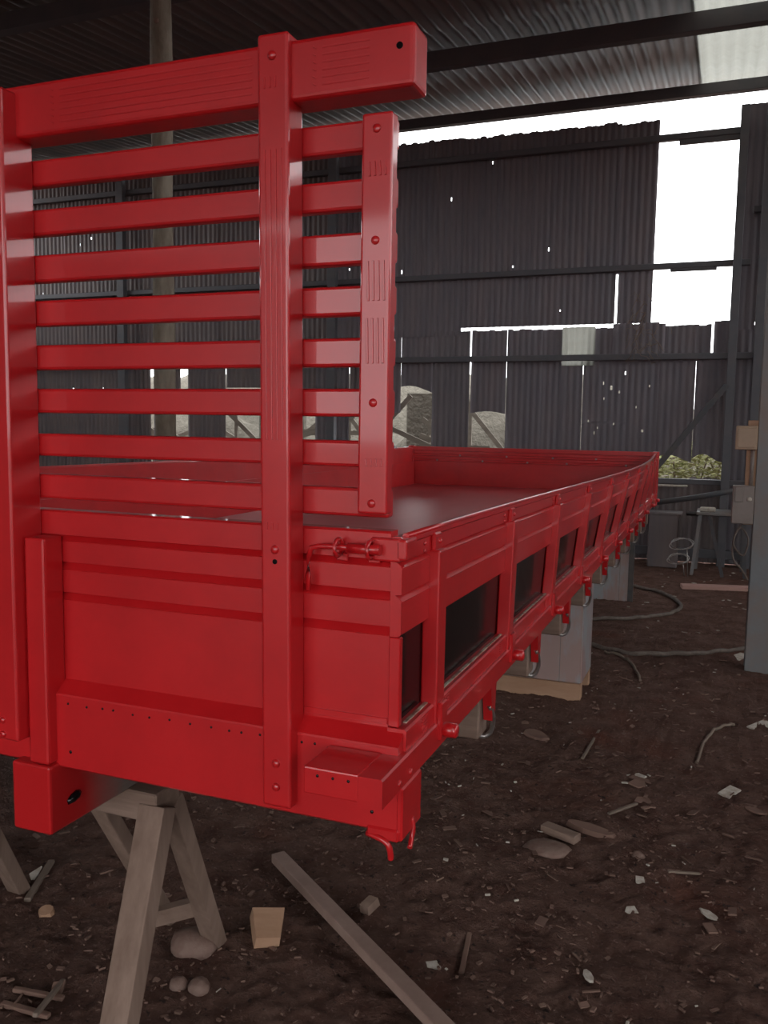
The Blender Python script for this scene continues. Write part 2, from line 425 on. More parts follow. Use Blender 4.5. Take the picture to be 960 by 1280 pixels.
me_r = sheet_mesh('wall_sheet', .92, 3.0, seed=5); me_r.materials.append(WALLS)
for i in range(18):
    o = bpy.data.objects.new('wall_sheet', me_r); put(o, (7.4 + .01 * (i % 2), -6.8 + i * .9, 0), wall_right); o.rotation_euler = (0, 0, PI / 2)

# ------------------------------------------------------------------ roof
def roofz(y): return 5.42 - .108 * (YW - y)
ceil = empty('ceiling', (0, 0, 4.4), label='corrugated metal shed roof on dark steel purlins', kind='structure')
ang = math.atan(.108)
def roof_sheet_mesh(L):
    me = sheet_mesh('roof_sheet', .94, L, pitch=.13, amp=.017, seed=1)
    for v in me.vertices: v.co = Vector((v.co.x, v.co.z, v.co.y))
    return me
rows = [(-6.7, -3.3), (-3.4, 0.0), (-.1, 3.2), (3.1, 6.4), (6.3, 9.45)]
meshes = []
for (a, b_) in rows:
    L = (b_ - a) / math.cos(ang)
    m1 = roof_sheet_mesh(L); m1.materials.append(ROOFM); meshes.append(m1)
mt = meshes[4].copy(); mt.materials.clear(); mt.materials.append(FIBRE)
for r_, (a, b_) in enumerate(rows):
    for i in range(19):
        x0 = -9.7 + i * .9 + .15
        fib = (r_, i) in ((4, 12),)
        o = bpy.data.objects.new('roof_sheet', mt if fib else meshes[r_])
        put(o, (x0, a, roofz(a) + .012 * r_ + .006 * (i % 2)), ceil); o.rotation_euler = (ang, 0, 0)
        if fib: o['label'] = 'pale translucent roof sheet'
for y, h in ((-6.5, .14), (-3.2, .14), (-.4, .14), (2.0, .14), (4.3, .14), (6.75, .16), (9.1, .12)):
    b = B(); z = roofz(y) - .022
    b.box(-9.7, 7.6, y - .05, y + .05, z - h, z, .004, 1); b.build('purlin', GIRT, ceil)


# ------------------------------------------------------------------ truck bed
truck = empty('truck_bed', (0, 3.2, .64), 'long glossy red truck bed with slatted headboard and black side panels', 'truck bed')
T = truck
XR = 1.15; YT = 6.58

# headboard slats (front face at y = 0)
ztop = [2.094, 1.993, 1.899, 1.804, 1.710, 1.617, 1.521, 1.433]
zbot = [2.040, 1.939, 1.842, 1.750, 1.657, 1.565, 1.472, 1.379]
for zt, zb in zip(ztop, zbot):
    b = B(); b.box(-1.121, 1.121, 0, .028, zb, zt, .006); b.build('slat', REDX, T)
# top rail of the headboard
b = B(); b.box(-1.172, 1.172, -.046, .026, 2.124, 2.229, .009, 3)
tr = b.build('top_rail', REDX, T)
def flutes(parent, x0, x1, y, zs, h=.0035, name='carved_flute'):
    b = B()
    for z in zs: b.box(x0, x1, y - .0008, y + .003, z - h / 2, z + h / 2, .0004, 1)
    b.build(name, REDX, parent, kind='stuff')
for s in (-1, 1):
    a, c = sorted((s * .42, s * .86)); flutes(tr, a, c, -.046, [2.145 + .0125 * k for k in range(6)])
    a, c = sorted((s * 1.0, s * 1.09)); flutes(tr, a, c, -.046, [2.145 + .0125 * k for k in range(6)])
    for xx in (.40, .985):
        b = B()
        for k in range(6): b.box(s * xx - .004, s * xx + .004, -.0472, -.045, 2.1445 + .0125 * k, 2.147 + .0125 * k, .0005, 1, rot=Matrix.Rotation(.5, 3, 'Y'))
        b.build('carved_flute', REDX, tr, kind='stuff')
    b = B(); b.tube([(s * 1.145, -.0475, 2.19), (s * 1.145, -.04, 2.19)], .006, 10); b.build('bolt_hole', BLACK, tr)

# posts
def post(x0, x1, y0, z0, z1, lean=0.0, name='headboard_post', bev=.006):
    b = B(); b.box(x0, x1, y0, 0, z0, z1, bev, 3)
    zc = (z0 + z1) / 2
    b.warp(lambda c: Vector((c.x - lean * (c.z - zc), c.y, c.z)))
    return b.build(name, REDZ, T)
def dots(parent, pts, axis, r, h, name='bolt', m=RED):
    for p in pts:
        b = B(); b.dome(p, axis, r, h, 10); b.build(name, m, parent)
for s in (1, -1):
    lean = .010 * s
    a, c = (.884, .946) if s > 0 else (-.946, -.884)
    p = post(a, c, -.060, .812, 2.240, lean)
    xm = (a + c) / 2
    L_ = lambda z: xm - lean * (z - 1.526)
    b = B()
    for k in range(4):
        for (za, zb) in ((1.52, 2.04), (2.145, 2.165), (1.352, 1.366)):
            if za < 1.4 or za > 2.1:
                if k == 3: continue
            xx = L_((za + zb) / 2) + (-.0165 + .011 * k)
            b.bar((xx + lean * (zb - za) / 2, -.0605, za), (xx - lean * (zb - za) / 2, -.0605, zb), .004, .0032, up=(0, 1, 0), bev=.0008)
    b.build('carved_flute', REDZ, p, kind='stuff')
    dots(p, [(L_(2.2), -.06, 2.2), (L_(1.315), -.06, 1.315), (L_(.90), -.06, .90), (L_(.853), -.06, .853)], (0, -1, 0), .0085, .006)
    b = B(); b.tube([(L_(1.292), -.0615, 1.292), (L_(1.292), -.055, 1.292)], .005, 8); b.build('bolt_hole', BLACK, p)
    # inner posts beside the chassis beams
    a, c = (.19, .306) if s > 0 else (-.306, -.19)
    p2 = post(a, c, -.086, .855, 2.215)
    dots(p2, [(s * .265, -.086, .90), (s * .265, -.086, .868), (s * .245, -.086, 2.18), (s * .245, -.086, 1.36)], (0, -1, 0), .008, .005)
    # end stubs
    a, c = (1.070, 1.128) if s > 0 else (-1.128, -1.070)
    b = B(); b.box(a, c, -.03, 0, 1.388, 2.093, .005, 3)
    st = b.build('end_post', REDZ, T)
    xm2 = (a + c) / 2
    dots(st, [(xm2, -.03, z) for z in (2.065, 1.875, 1.59, 1.408)], (0, -1, 0), .008, .004)
    b = B()
    for k in range(4):
        for (za, zb) in ((1.985, 2.01), (1.77, 1.84), (1.66, 1.74), (1.475, 1.49)):
            b.bar((xm2 - .012 + .010 * k, -.0305, za), (xm2 - .014 + .010 * k, -.0305, zb), .0042, .0032, up=(0, 1, 0), bev=.0008)
    b.build('carved_flute', REDZ, st, kind='stuff')

# front panel: stacked boards with chamfered grooves
prof = [(.036, .955), (.036, 1.355), (.004, 1.355), (0, 1.351)]
for zu, zl in ((1.302, 1.289), (1.243, 1.226), (1.176, 1.159)):
    prof += [(0, zu), (.014, zu - .001), (0.0, zl)]
prof += [(0, .955)]
b = B(); b.prism(prof, 'x', frange(-1.127, 1.127, 8)); fp = b.build('front_panel', REDX, T)
for zu, zl in ((1.302, 1.289), (1.243, 1.226), (1.176, 1.159)):
    b = B(); b.prism([(.0135, zu - .002), (.0125, zu - .001), (-.0012, zl + .0004), (-.0004, zl - .0016)], 'x', frange(-1.126, 1.126, 4)); b.build('groove_ledge', REDX, fp)
# heavier sill beam below it with a sloped top
prof = [(.07, .79), (.07, .955), (.0, .982), (-.002, .98), (-.030, .957), (-.032, .953), (-.032, .795), (-.027, .79)]
b = B(); b.prism(prof, 'x', frange(-1.12, 1.16, 8)); fb = b.build('sill_beam', REDX, T)
b = B(); x = -1.1
rr = random.Random(2)
while x < 1.1:
    b.dome((x, -.032, .938 + rr.uniform(-.002, .002)), (0, -1, 0), .0028, .002, 6); x += rr.choice((.028, .042, .05))
for x, z in ((1.03, .93), (1.11, .826), (-.9, .83), (.4, .83)): b.dome((x, -.032, z), (0, -1, 0), .004, .002, 6)
b.build('nail_row', BLACK, fb, kind='stuff')
# plank butt lines on the lower right of the panel
b = B(); b.box(.952, 1.126, -.003, .002, .988, 1.0, .001, 1); b.build('cover_strip', REDX, fp)

for s in (1, -1):
    def bx(bb, x0, x1, *r, **k):
        a, c = sorted((s * x0, s * x1)); return bb.box(a, c, *r, **k)
    # upright channel beside the inner post
    b = B(); bx(b, .308, .363, -.058, 0, .802, 1.300, bev=.006)
    ch = b.build('upright_channel', REDZ, T)
    dots(ch, [(s * .363, -.026, z) for z in (.905, .875, .85)], (s, 0, 0), .006, .004)
    # chassis beams, red at the painted end
    b = B(); bx(b, .262, .368, -.062, 6.5, .645, .80, bev=.006)
    cb = b.build('chassis_beam', SPRAY, T)
    b = B(); b.tube([(s * .3675, y, z) for y, z in ((-.01, .70), (.004, .704), (.02, .708), (.03, .71))], [.006, .011, .011, .006], 8)
    b.build('slot_hole', BLACK, cb)
    # corner step box in front of the panel
    b = B(); bx(b, 1.022, 1.128, -.145, -.033, .894, .944, bev=.003)
    stp = b.build('corner_step', RED, T)
    b = B()
    for x in (1.05, 1.08, 1.11): b.dome((s * x, -.145, .93), (0, -1, 0), .003, .002, 6)
    b.build('nail_row', BLACK, stp, kind='stuff')

# ---- side gates: bowed outwards a little along their length
def bow(y): return .080 * math.sin(PI * max(0, min(1, y / 6.9)) ** 1.35) ** 1.2
def sag(y): return .026 * math.sin(PI * max(0, min(1, y / 6.9)) ** 1.35)
def gate_warp(s):
    def f(c):
        o, y, z = c
        k = max(0.0, (z - .95) / .40)
        return Vector((s * (XR + o + bow(y) * k), y, z - sag(y) * k))
    return f
NY = 28
stake_y = [.172 + .640 * i for i in range(10)]
for s in (1, -1):
    W_ = gate_warp(s)
    # boards with chamfered grooves
    prof = [(-.022, 1.158), (-.022, 1.340), (-.018, 1.346), (-.004, 1.346), (.004, 1.341), (.004, 1.334), (0, 1.330)]
    for zu, zl in ((1.300, 1.288), (1.238, 1.224)):
        prof += [(0, zu), (-.013, zu - .001), (0, zl)]
    prof += [(0, 1.163), (-.005, 1.158)]
    b = B(); b.prism(prof, 'y', frange(-.002, YT - .045, NY)); b.warp(W_)
    g = b.build('side_gate', REDY, T)
    for zu, zl in ((1.300, 1.288), (1.238, 1.224)):
        b = B(); b.prism([(-.0125, zu - .002), (-.0115, zu - .001), (.0012, zl + .0004), (.0004, zl - .0016)], 'y', frange(.0, YT - .05, NY)); b.warp(W_); b.build('groove_ledge', REDY, g)
    # front end plate of the gate and the frame around the panel
    b = B(); b.box(-.0225, .0, -.004, .012, .985, 1.157, .002, 1); b.warp(W_); b.build('end_plate', RED, g)
    b = B(); b.prism([(-.034, .981), (-.034, 1.20), (-.0225, 1.20), (-.0225, .981)], 'y', frange(.036, YT - .05, NY)); b.warp(W_); b.build('inner_board', REDY, g)
    # black glossy panels, one per bay
    edges = [0.012] + stake_y + [YT - .05]
    for i in range(len(edges) - 1):
        y0 = edges[i] + (.012 if i else 0); y1 = edges[i + 1] + .01
        b = B(); b.prism([(-.022, .97), (-.022, 1.162), (-.014, 1.162), (-.014, .97)], 'y', frange(y0, y1, 3)); b.warp(W_)
        b.build('black_panel', BLACK, g)
    # cream edge line under each panel
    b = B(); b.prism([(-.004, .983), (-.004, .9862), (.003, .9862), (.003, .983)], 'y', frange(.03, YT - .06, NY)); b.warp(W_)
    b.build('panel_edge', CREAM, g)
    # stakes with their hinges
    for i, y in enumerate(stake_y + [YT - .1]):
        b = B()
        b.box(-.014, .022, y - .012, y + .040, .935, 1.302, .004, 2)
        b.box(.0, .010, y - .008, y + .034, 1.290, 1.336, .003, 1)
        b.warp(W_); st = b.build('stake', RED, g)
        b = B(); b.box(.02, .032, y - .006, y + .034, .905, .985, .003, 1); b.warp(W_); b.build('hinge_plate', RED, st)
        b = B(); b.tube([W_((.03, y + .012, .925)), W_((.056, y + .012, .925))], .0155, 12); b.dome(W_((.055, y + .012, .925)), (s, 0, 0), .0155, .008, 12); b.build('hinge_bolt', RED, st)
        b = B(); b.dome(W_((.010, y + .02, 1.318)), (s, 0, 0), .006, .005, 8); b.build('bolt', RED, st)
        for zz_ in (1.305, 1.32):
            b = B(); b.dome(W_((.001, y - .05, zz_)), (s, 0, 0), .005, .004, 8); b.build('bolt', RED, st)
    # rounded metal lip along the rim
    b = B(); b.tube([W_((-.002, y, 1.345)) for y in frange(.02, YT - .05, NY)], .0065, 8); b.build('rim_lip', RED, g)

    # lower side rail with carved flutes
    rx = XR + .024
    def sx(v): return s * v
    prof = [(s * 1.128, .942), (s * 1.128, .984), (s * (rx - .012), .984), (s * (rx - .008), .980), (s * (rx - .008), .942)]
    b = B(); b.prism(prof, 'y', frange(-.006, YT, 10)); rl = b.build('side_rail', REDY, T)
    prof = [(s * 1.128, .886), (s * 1.128, .942), (s * (rx - .003), .943), (s * rx, .939), (s * rx, .889), (s * (rx - .004), .886)]
    b = B(); b.prism(prof, 'y', frange(-.145, YT, 10)); b.build('rail_board', REDY, rl)
    for i, y in enumerate(stake_y):
        for dy in (-.07, .075):
            b = B()
            for k in range(5):
                ang_ = .45
                zc = .949 + .0065 * k
                b.box(sx(rx - .008) - .0012, sx(rx - .008) + .0012, y + dy - .016, y + dy + .016, zc - .0014, zc + .0014, .0004, 1)
            b.build('carved_flute', REDY, rl, kind='stuff')
    # cross-beam brackets with rope hooks
    for i in range(10):
        y = .78 + .64 * i
        if y > 6.5: continue
        b = B()
        b.prism([(y - .035, .875), (y + .035, .875), (y + .02, .752), (y - .005, .745)], 'x', [s * 1.115, s * 1.14])
        br = b.build('hook_bracket', RED, T)
        hk = [(s * 1.132, y - .015, .79), (s * 1.138, y + .002, .765), (s * 1.138, y + .012, .735), (s * 1.13, y + .018, .705), (s * 1.112, y + .016, .69), (s * 1.095, y + .008, .70), (s * 1.09, y, .72)]
        b = B(); b.tube(smooth_path(hk, 3), .007, 6); b.build('rope_hook', STEEL, br)
    # corner hook under the sill
    b = B(); b.box(*sorted((s * 1.10, s * 1.165)), -.036, -.02, .775, .80, .004, 1); b.build('bracket_foot', RED, T)
    b = B(); b.box(*sorted((s * 1.15, s * 1.170)), -.03, .08, .775, .88, .004, 1)
    cbk = b.build('corner_bracket', RED, T)
    hk = [(s * 1.10, -.03, .782), (s * 1.13, -.037, .780), (s * 1.145, -.038, .772), (s * 1.15, -.036, .755), (s * 1.15, -.034, .742)]
    b = B(); b.tube(smooth_path(hk, 3), .006, 8); b.build('rope_hook', RED, cbk)
    b = B(); b.tube(smooth_path([(s * 1.168, .03, .80), (s * 1.172, .03, .78), (s * 1.170, .025, .76), (s * 1.172, .01, .748)], 3), .005, 8); b.build('rope_hook', RED, cbk)
    for yy_ in (-.06, .0):
        b = B(); b.dome((s * rx, yy_, .903), (s, 0, 0), .007, .004, 8); b.build('bolt', RED, rl)

    # corner latch: bent rod handle through eyelets
    z0 = 1.322; yy = -.022
    rod = [(s * .968, yy, 1.236), (s * .968, yy, 1.265), (s * .968, yy, 1.300), (s * .975, yy, 1.318), (s * .992, yy, z0), (s * 1.03, yy, z0 + .001), (s * 1.115, yy, z0)]
    b = B(); b.tube(rod, .0055, 10)
    lt = b.build('latch_rod', RED, T)
    for x in (1.03, 1.095):
        b = B()
        ring = [(s * x, yy + .018 * math.cos(t), z0 + .016 * math.sin(t)) for t in frange(0, 2 * PI, 12)]
        b.tube(ring, .004, 6, False); b.box(s * x - .012, s * x + .012, -.004, .0, z0 - .028, z0 - .012, .002, 1)
        b.build('eyelet', RED, lt)
    b = B(); b.tube([(s * 1.05, yy, z0), (s * 1.115, yy, z0)], .010, 8); b.build('latch_sleeve', RED, lt)
    b = B(); b.box(*sorted((s * 1.09, s * 1.150)), -.012, -.001, 1.300, 1.344, .004, 2); b.box(*sorted((s * 1.140, s * 1.162)), -.012, .05, 1.303, 1.343, .005, 2); b.build('corner_plate', RED, lt)

# bed floor, tailgate, cross beams
b = B(); b.box(-1.114, 1.114, .037, YT - .04, .945, .98); b.build('bed_floor', BEDRED, T)
for i in range(10):
    y = .78 + .64 * i
    b = B(); b.box(-1.112, 1.112, y - .045, y + .045, .70, .885, .004, 1); b.box(-1.112, 1.112, y - .045, y + .045, .884, .945); b.build('cross_beam', WOODX, T)
prof = [(YT, .95), (YT, 1.352), (YT - .045, 1.352), (YT - .045, 1.315), (YT - .032, 1.31)]
for zu in (1.285, 1.235): prof += [(YT - .032, zu), (YT - .044, zu - .006), (YT - .044, zu - .020), (YT - .032, zu - .026)]
prof += [(YT - .032, .95)]
b = B(); b.prism(prof, 'x', frange(-1.17, 1.17, 6)); tg = b.build('tailgate', REDX, T)
rr = random.Random(5)
for i in range(9):
    x = -.9 + i * .22 + rr.uniform(-.05, .05)
    b = B(); b.dome((x, YT - .044, 1.272 if i % 2 else 1.222), (0, -1, 0), .010, .007, 8); b.build('bolt', STEEL, tg)
for s in (1, -1):
    b = B(); b.box(*sorted((s * 1.13, s * 1.185)), YT - .05, YT + .01, .87, 1.356, .005, 2); b.build('corner_post', RED, T)

# ------------------------------------------------------------------ trestles under the chassis beams
def trestle(x0, cy, label, ztop_=.645):
    t = empty('trestle', (x0, cy, 0), label, 'trestle', 'timber trestles under the truck bed')
    b = B(); b.box(x0 - .20, x0 + .165, cy - .05, cy + .05, ztop_ - .075, ztop_, .004, 1); b.build('head_beam', WOODX, t)
    for top, ft, w_, h_ in (((.155, -.03, .61), (.175, -.27), .052, .075), ((.14, .04, .60), (.07, .365), .045, .055), ((-.11, .03, .60), (-.125, .41), .04, .05)):
        fx, fy = x0 + ft[0], cy + ft[1]
        b = B(); b.bar((x0 + top[0], cy + top[1], top[2]), (fx, fy, gz(fx, fy) - .015), h_, w_, up=(0, 1, .2), bev=.003); b.build('leg', WOOD, t)
    b = B(); b.bar((x0 - .09, cy + .17, .13), (x0 + .08, cy + .30, .16), .03, .045); b.build('brace', WOODX, t)
    return t
trestle(.285, .25, 'grey timber trestle with splayed legs under the headboard end beam')
trestle(-.47, .25, 'grey timber trestle under the far chassis beam by the headboard')
# ------------------------------------------------------------------ metal boxes holding the bed up
def support_box(x0, x1, y0, y1, z0, z1, label, skid=True):
    t = empty('support_box', ((x0 + x1) / 2, (y0 + y1) / 2, 0), label, 'metal box', 'sheet metal boxes under the truck bed')
    b = B(); b.box(x0, x1, y0, y1, z0, z1, .006, 1); bd = b.build('body', BOXM, t)
    b = B(); b.box(x1 - .002, x1 + .006, y0 + .004, y1 - .004, z0 + .004, z1 - .004, .001, 1); b.build('side_panel', BOXM, bd)
    b = B(); b.box(x0 + .76 * (x1 - x0), x0 + .76 * (x1 - x0) + .004, y0 - .002, y0 + .004, z0, z1); b.build('fold_line', GREYBOX, bd)
    if skid:
        b = B(); b.box(x0 - .08, x1 + .004, y0 - .012, y0 + .06, -.012, .092, .003, 1); b.build('base_plank', TAN, t, 'bare tan wooden plank')
        b = B(); b.box(x0 - .08, x1 + .004, y1 - .06, y1, -.012, .092, .003, 1); b.build('base_plank', TAN, t)
    else:
        b = B(); b.box(x1 - .01, x1 + .035, y0 - .01, y0 + .03, -.01, z1, .003, 1); b.build('black_upright', DSTEEL, t)
    return t
support_box(.50, 1.01, 3.40, 3.78, .092, .695, 'grey dented sheet metal box standing on a tan plank')
support_box(.62, .985, 6.46, 6.6, -.01, .695, 'grey sheet metal box with black upright below the tailgate corner', False)

# ------------------------------------------------------------------ uprights, boxes and clutter to the right
gp = empty('steel_post', (1.985, 4.56, 0), 'grey scuffed steel post standing on the dirt floor', 'post')
b = B(); b.box(1.908, 2.062, 4.48, 4.494, -.05, roofz(4.5) - .16, .003, 1); b.build('front_flange', GPOST, gp)
b = B(); b.box(1.978, 1.992, 4.494, 4.63, -.05, roofz(4.5) - .16); b.build('web', GPOST, gp)
b = B(); b.box(1.908, 2.062, 4.63, 4.644, -.05, roofz(4.5) - .16, .003, 1); b.build('rear_flange', GPOST, gp)
eb = empty('switch_board', (1.89, 4.55, .96), 'tan junction box above grey switch box on a board fixed to the steel post', 'electric box')
b = B(); b.box(1.846, 1.930, 4.494, 4.514, .95, 1.62, .003, 1); b.build('backing_board', TAN, eb)
b = B(); b.box(1.776, 1.905, 4.44, 4.50, 1.432, 1.585, .008, 2); jb = b.build('junction_box', TANBOX, eb)
b = B(); b.box(1.788, 1.893, 4.434, 4.442, 1.447, 1.570, .003, 1); b.build('lid', TANBOX, jb)
b = B(); b.box(1.776, 1.905, 4.42, 4.50, .96, 1.205, .006, 2); sb_ = b.build('switch_box', GREYBOX, eb)
b = B(); b.box(1.79, 1.84, 4.412, 4.422, 1.10, 1.20, .003, 1); b.build('cover', GREYBOX, sb_)
b = B(); b.dome((1.876, 4.42, 1.12), (0, -1, 0), .016, .014, 10); b.build('switch_knob', PAPER, sb_, 'pale switch knob')
b = B(); b.tube([(1.882, 4.47, 1.2), (1.882, 4.47, 1.44)], .012, 8); b.build('conduit', GREYBOX, eb)
pts = [(1.85, 4.47, .965), (1.81, 4.44, .90), (1.80, 4.42, .82), (1.86, 4.41, .76), (1.885, 4.43, .86), (1.84, 4.45, .93), (1.80, 4.44, .86), (1.80, 4.42, .74), (1.86, 4.42, .66), (1.895, 4.45, .60)]
b = B(); b.tube(smooth_path(pts, 5), .006, 6); b.build('loose_wire', RUBBER, eb)

# pale log post behind the headboard
b = B(); pts = []; rad = []
for k in range(15):
    t = k / 14; z = -.05 + t * (roofz(3.6) - .12)
    pts.append((-1.955 + .010 * math.sin(5 * t), 3.6 + .01 * math.cos(7 * t), z)); rad.append(.075 - .005 * t + .005 * math.sin(17 * t))
b.tube(pts, rad, 12); lp = b.build('log_post', POLEW, None, 'pale knotty round log post rising to the roof behind the headboard', 'post')
b = B(); b.dome((-1.945, 3.532, 4.2), (0.2, -1, 0), .02, .012, 8); b.build('knot', WOOD, lp)

# table with wiry legs
tb = empty('work_table', (1.7, 8.45, 0), 'low metal work table against the dark back wall', 'table')
b = B(); b.box(1.49, 2.0, 8.2, 8.7, .655, .685, .003, 1); b.build('table_top', STEEL if False else GPOST, tb)
for (a, c) in (((1.53, 8.24, .655), (1.47, 8.22, 0)), ((1.62, 8.24, .655), (1.78, 8.22, 0)), ((1.96, 8.24, .655), (2.0, 8.22, 0)), ((1.53, 8.66, .655), (1.50, 8.7, 0)), ((1.96, 8.66, .655), (1.98, 8.7, 0))):
    b = B(); b.bar(a, c, .035, .035, up=(0, 1, 0)); b.build('leg', RUSTY if a[0] != 1.53 else GPOST, tb)
b = B(); b.box(1.52, 1.68, 8.28, 8.4, .686, .73, .015, 2); b.build('rag_bundle', PAPER, None, 'crumpled pale rag lying on the metal work table', 'rag')
b = B(); b.bar((.93, 8.75, .995), (1.72, 8.88, 2.06), .06, .06); b.build('leaning_pole', RUSTY, None, 'dark square pole leaning diagonally on the back wall', 'pole')
b = B(); b.tube([(1.02, 8.72, .72), (1.45, 8.72, .80), (1.88, 8.72, .90)], .03, 8); b.build('pipe', RUSTY, None, 'dark pipe propped at a slant below the wall gap', 'pipe')
b = B(); b.tube([(1.37, 8.9, .60), (1.6, 8.87, .61), (2.4, 8.85, .62)], .025, 8); b.build('pipe', DSTEEL, None, 'dark straight pipe lying along the back wall behind the table', 'pipe')
b = B(); b.box(.98, 1.30, 8.6, 8.9, 0, .62, .01, 1); b.box(.96, 1.33, 8.58, 8.92, .60, .625, .004, 1); b.build('scrap_crate', WALLB, None, 'dark box of scrap against the back wall beside the table', 'crate')
b = B(); b.box(.99, 1.36, 8.98, 9.08, .895, .915, .004, 1); b.build('board', PAPER, None, 'thin pale board lying on the sill under the green gap', 'board')
for k, (x, y, z, r_) in enumerate(((1.33, 8.2, .17, .10), (1.36, 8.15, .34, .11))):
    b = B()
    for j in range(2):
        b.tube([(x + (r_ + .012 * j) * math.cos(t), y - .03 * j + .05 * math.sin(t), z + (r_ * .5) * math.sin(t + .4 * j)) for t in frange(0, 2 * PI, 18)], .006, 5, False)
    b.tube([(x + r_ * .5, y, z - .04), (x + r_ * .7, y + .02, gz(x, y))], .006, 5)
    b.build('wire_coil', STEEL, None, ('loose bright wire loop on the dirt by the table leg', 'wire loop hanging beside the metal table leg')[k], 'wire')

# ------------------------------------------------------------------ hoses
def ground_tube(name, pts, r, m, label, cat):
    P = smooth_path([(x, y, 0) for x, y in pts], 8)
    b = B(); b.tube([(p.x, p.y, gz(p.x, p.y) + r * .9) for p in P], r, 8); return b.build(name, m, None, label, cat)
ground_tube('hose', [(.55, 5.45), (.76, 5.52), (1.08, 5.70), (1.35, 6.0), (1.44, 6.42), (1.30, 6.88), (1.02, 7.2), (.7, 7.4)], .016, RUBBER, 'dusty hose curling in a loop on the dirt beside the far metal box', 'hose')
ground_tube('hose', [(.5, 4.9), (.87, 4.70), (1.19, 4.57), (1.55, 4.69), (1.92, 5.03), (2.5, 5.6)], .016, RUBBER, 'dusty hose running across the dirt behind the grey steel post', 'hose')
ground_tube('branch', [(1.83, 3.33), (1.75, 3.2), (1.69, 3.0), (1.66, 2.72)], .008, TWIG, 'thin curved dry branch lying flat on open dirt', 'branch')
ground_tube('branch', [(1.01, 4.55), (1.10, 4.5), (1.2, 4.35), (1.26, 4.15), (1.30, 3.95)], .009, TWIG, 'thin root like twig beside the box on the tan plank', 'branch')

# ------------------------------------------------------------------ debris
def plank(a, b_, w_, h_, name, m, label, cat, za=None, zb=None):
    A = Vector((a[0], a[1], (gz(*a) if za is None else za) + h_ / 2)); C = Vector((b_[0], b_[1], (gz(*b_) if zb is None else zb) + h_ / 2))
    b = B(); b.bar(A, C, w_, h_, bev=.003); return b.build(name, m, None, label, cat)
plank((.30, 1.10), (1.16, .455), .05, .032, 'lath', mat('pinkish_planed_lath', (.30, .20, .165), .6, .4, col2=(.24, .155, .125), nscale=10), 'long pinkish planed lath lying diagonally on the dirt', 'lath', zb=.005)
plank((1.40, 7.42), (2.25, 7.60), .12, .04, 'plank', mat('pink_board', (.42, .24, .2), .7), 'pinkish plank lying on the dirt in front of the metal table', 'plank')

def scrap(name, x, y, sx_, sy_, h_, rz, m, label, cat, tilt=(0, 0), sides=4, jag=.15, seed=0, group=None):
    r_ = random.Random(seed + int(x * 1000)); bm_ = B(); ring = []
    n = sides
    for k in range(n):
        t = 2 * PI * (k + .5) / n; q = 1 + r_.uniform(-jag, jag)
        ring.append((sx_ * .5 * 1.3 * math.cos(t) * q, sy_ * .5 * 1.3 * math.sin(t) * q))
    lo = [bm_.bm.verts.new((p, q, 0)) for p, q in ring]; hi = [bm_.bm.verts.new((p * .93, q * .93, h_)) for p, q in ring]
    bm_.bm.faces.new(lo[::-1]); bm_.bm.faces.new(hi)
    for k in range(n): bm_.bm.faces.new((lo[k], lo[(k + 1) % n], hi[(k + 1) % n], hi[k]))
    o = bm_.build(name, m, None, label, cat, group, loc=(0, 0, 0))
    o.location = (x, y, gz(x, y) - .001); o.rotation_euler = (tilt[0], tilt[1], rz); return o
scrap('wood_block', .478, .70, .10, .13, .045, .55, TAN, 'tan broken wood block beside the trestle leg', 'wood block', (.30, .12), 4, .2)
scrap('wood_block', .714, .95, .04, .06, .03, -.3, WOOD, 'small grey wood offcut lying beside the long lath', 'wood block', (.25, 0))
P_ = PAPER
scrap('paper_scrap', 1.505, 1.487, .036, .05, .004, .2, P_, 'small pale square scrap lying on bare dirt', 'scrap', (.12, .05))
scrap('paper_scrap', 1.493, 1.27, .035, .035, .004, .5, P_, 'pale torn scrap beside dark soil crumbs', 'scrap', (.15, -.1), 5, .25)
scrap('paper_scrap', 1.727, 1.358, .04, .05, .004, .9, P_, 'crumpled speckled scrap of paper on the dirt', 'scrap', (.1, .2), 6, .35)
scrap('wood_chip', 1.414, .879, .02, .045, .006, .5, P_, 'bright oval wood chip alone on the dirt', 'wood chip', sides=8, jag=.05)
scrap('paper_scrap', .994, .777, .055, .035, .005, -.2, P_, 'dirty white scrap beside the end of the lath', 'scrap', (.1, .1), 5, .2)
scrap('paper_scrap', 1.80, 2.40, .06, .12, .006, -.5, P_, 'folded pale paper piece lying on open dirt', 'paper', (.08, .12), 4, .12)
scrap('paper_scrap', 1.895, 2.25, .055, .09, .006, .9, CHIP, 'oval brownish chip next to the folded paper', 'wood chip', (0, .05), 9, .08)
plank((1.125, 1.73), (1.262, 1.672), .05, .03, 'wood_offcut', WOODX, 'short rectangular weathered wood offcut on the dirt', 'wood block')
scrap('bark_piece', 1.294, 1.79, .15, .05, .02, -.12, CHIP, 'oval flat bark piece next to the rectangular offcut', 'bark', (0, .08), 12, .06)
plank((1.592, 1.57), (1.697, 1.612), .012, .008, 'stick', TWIG, 'short straight stick lying on open dirt', 'stick')
plank((1.178, 2.95), (1.158, 2.50), .014, .01, 'stick', TWIG, 'long thin stick lying on dirt beside the truck bed', 'stick')
plank((1.34, 1.98), (1.44, 2.12), .014, .01, 'stick', TWIG, 'thin stick beside a cluster of pale shreds', 'stick')
plank((1.04, .97), (1.07, .78), .016, .01, 'stick', CHIP, 'dark upright lying stick near the lath end', 'stick')
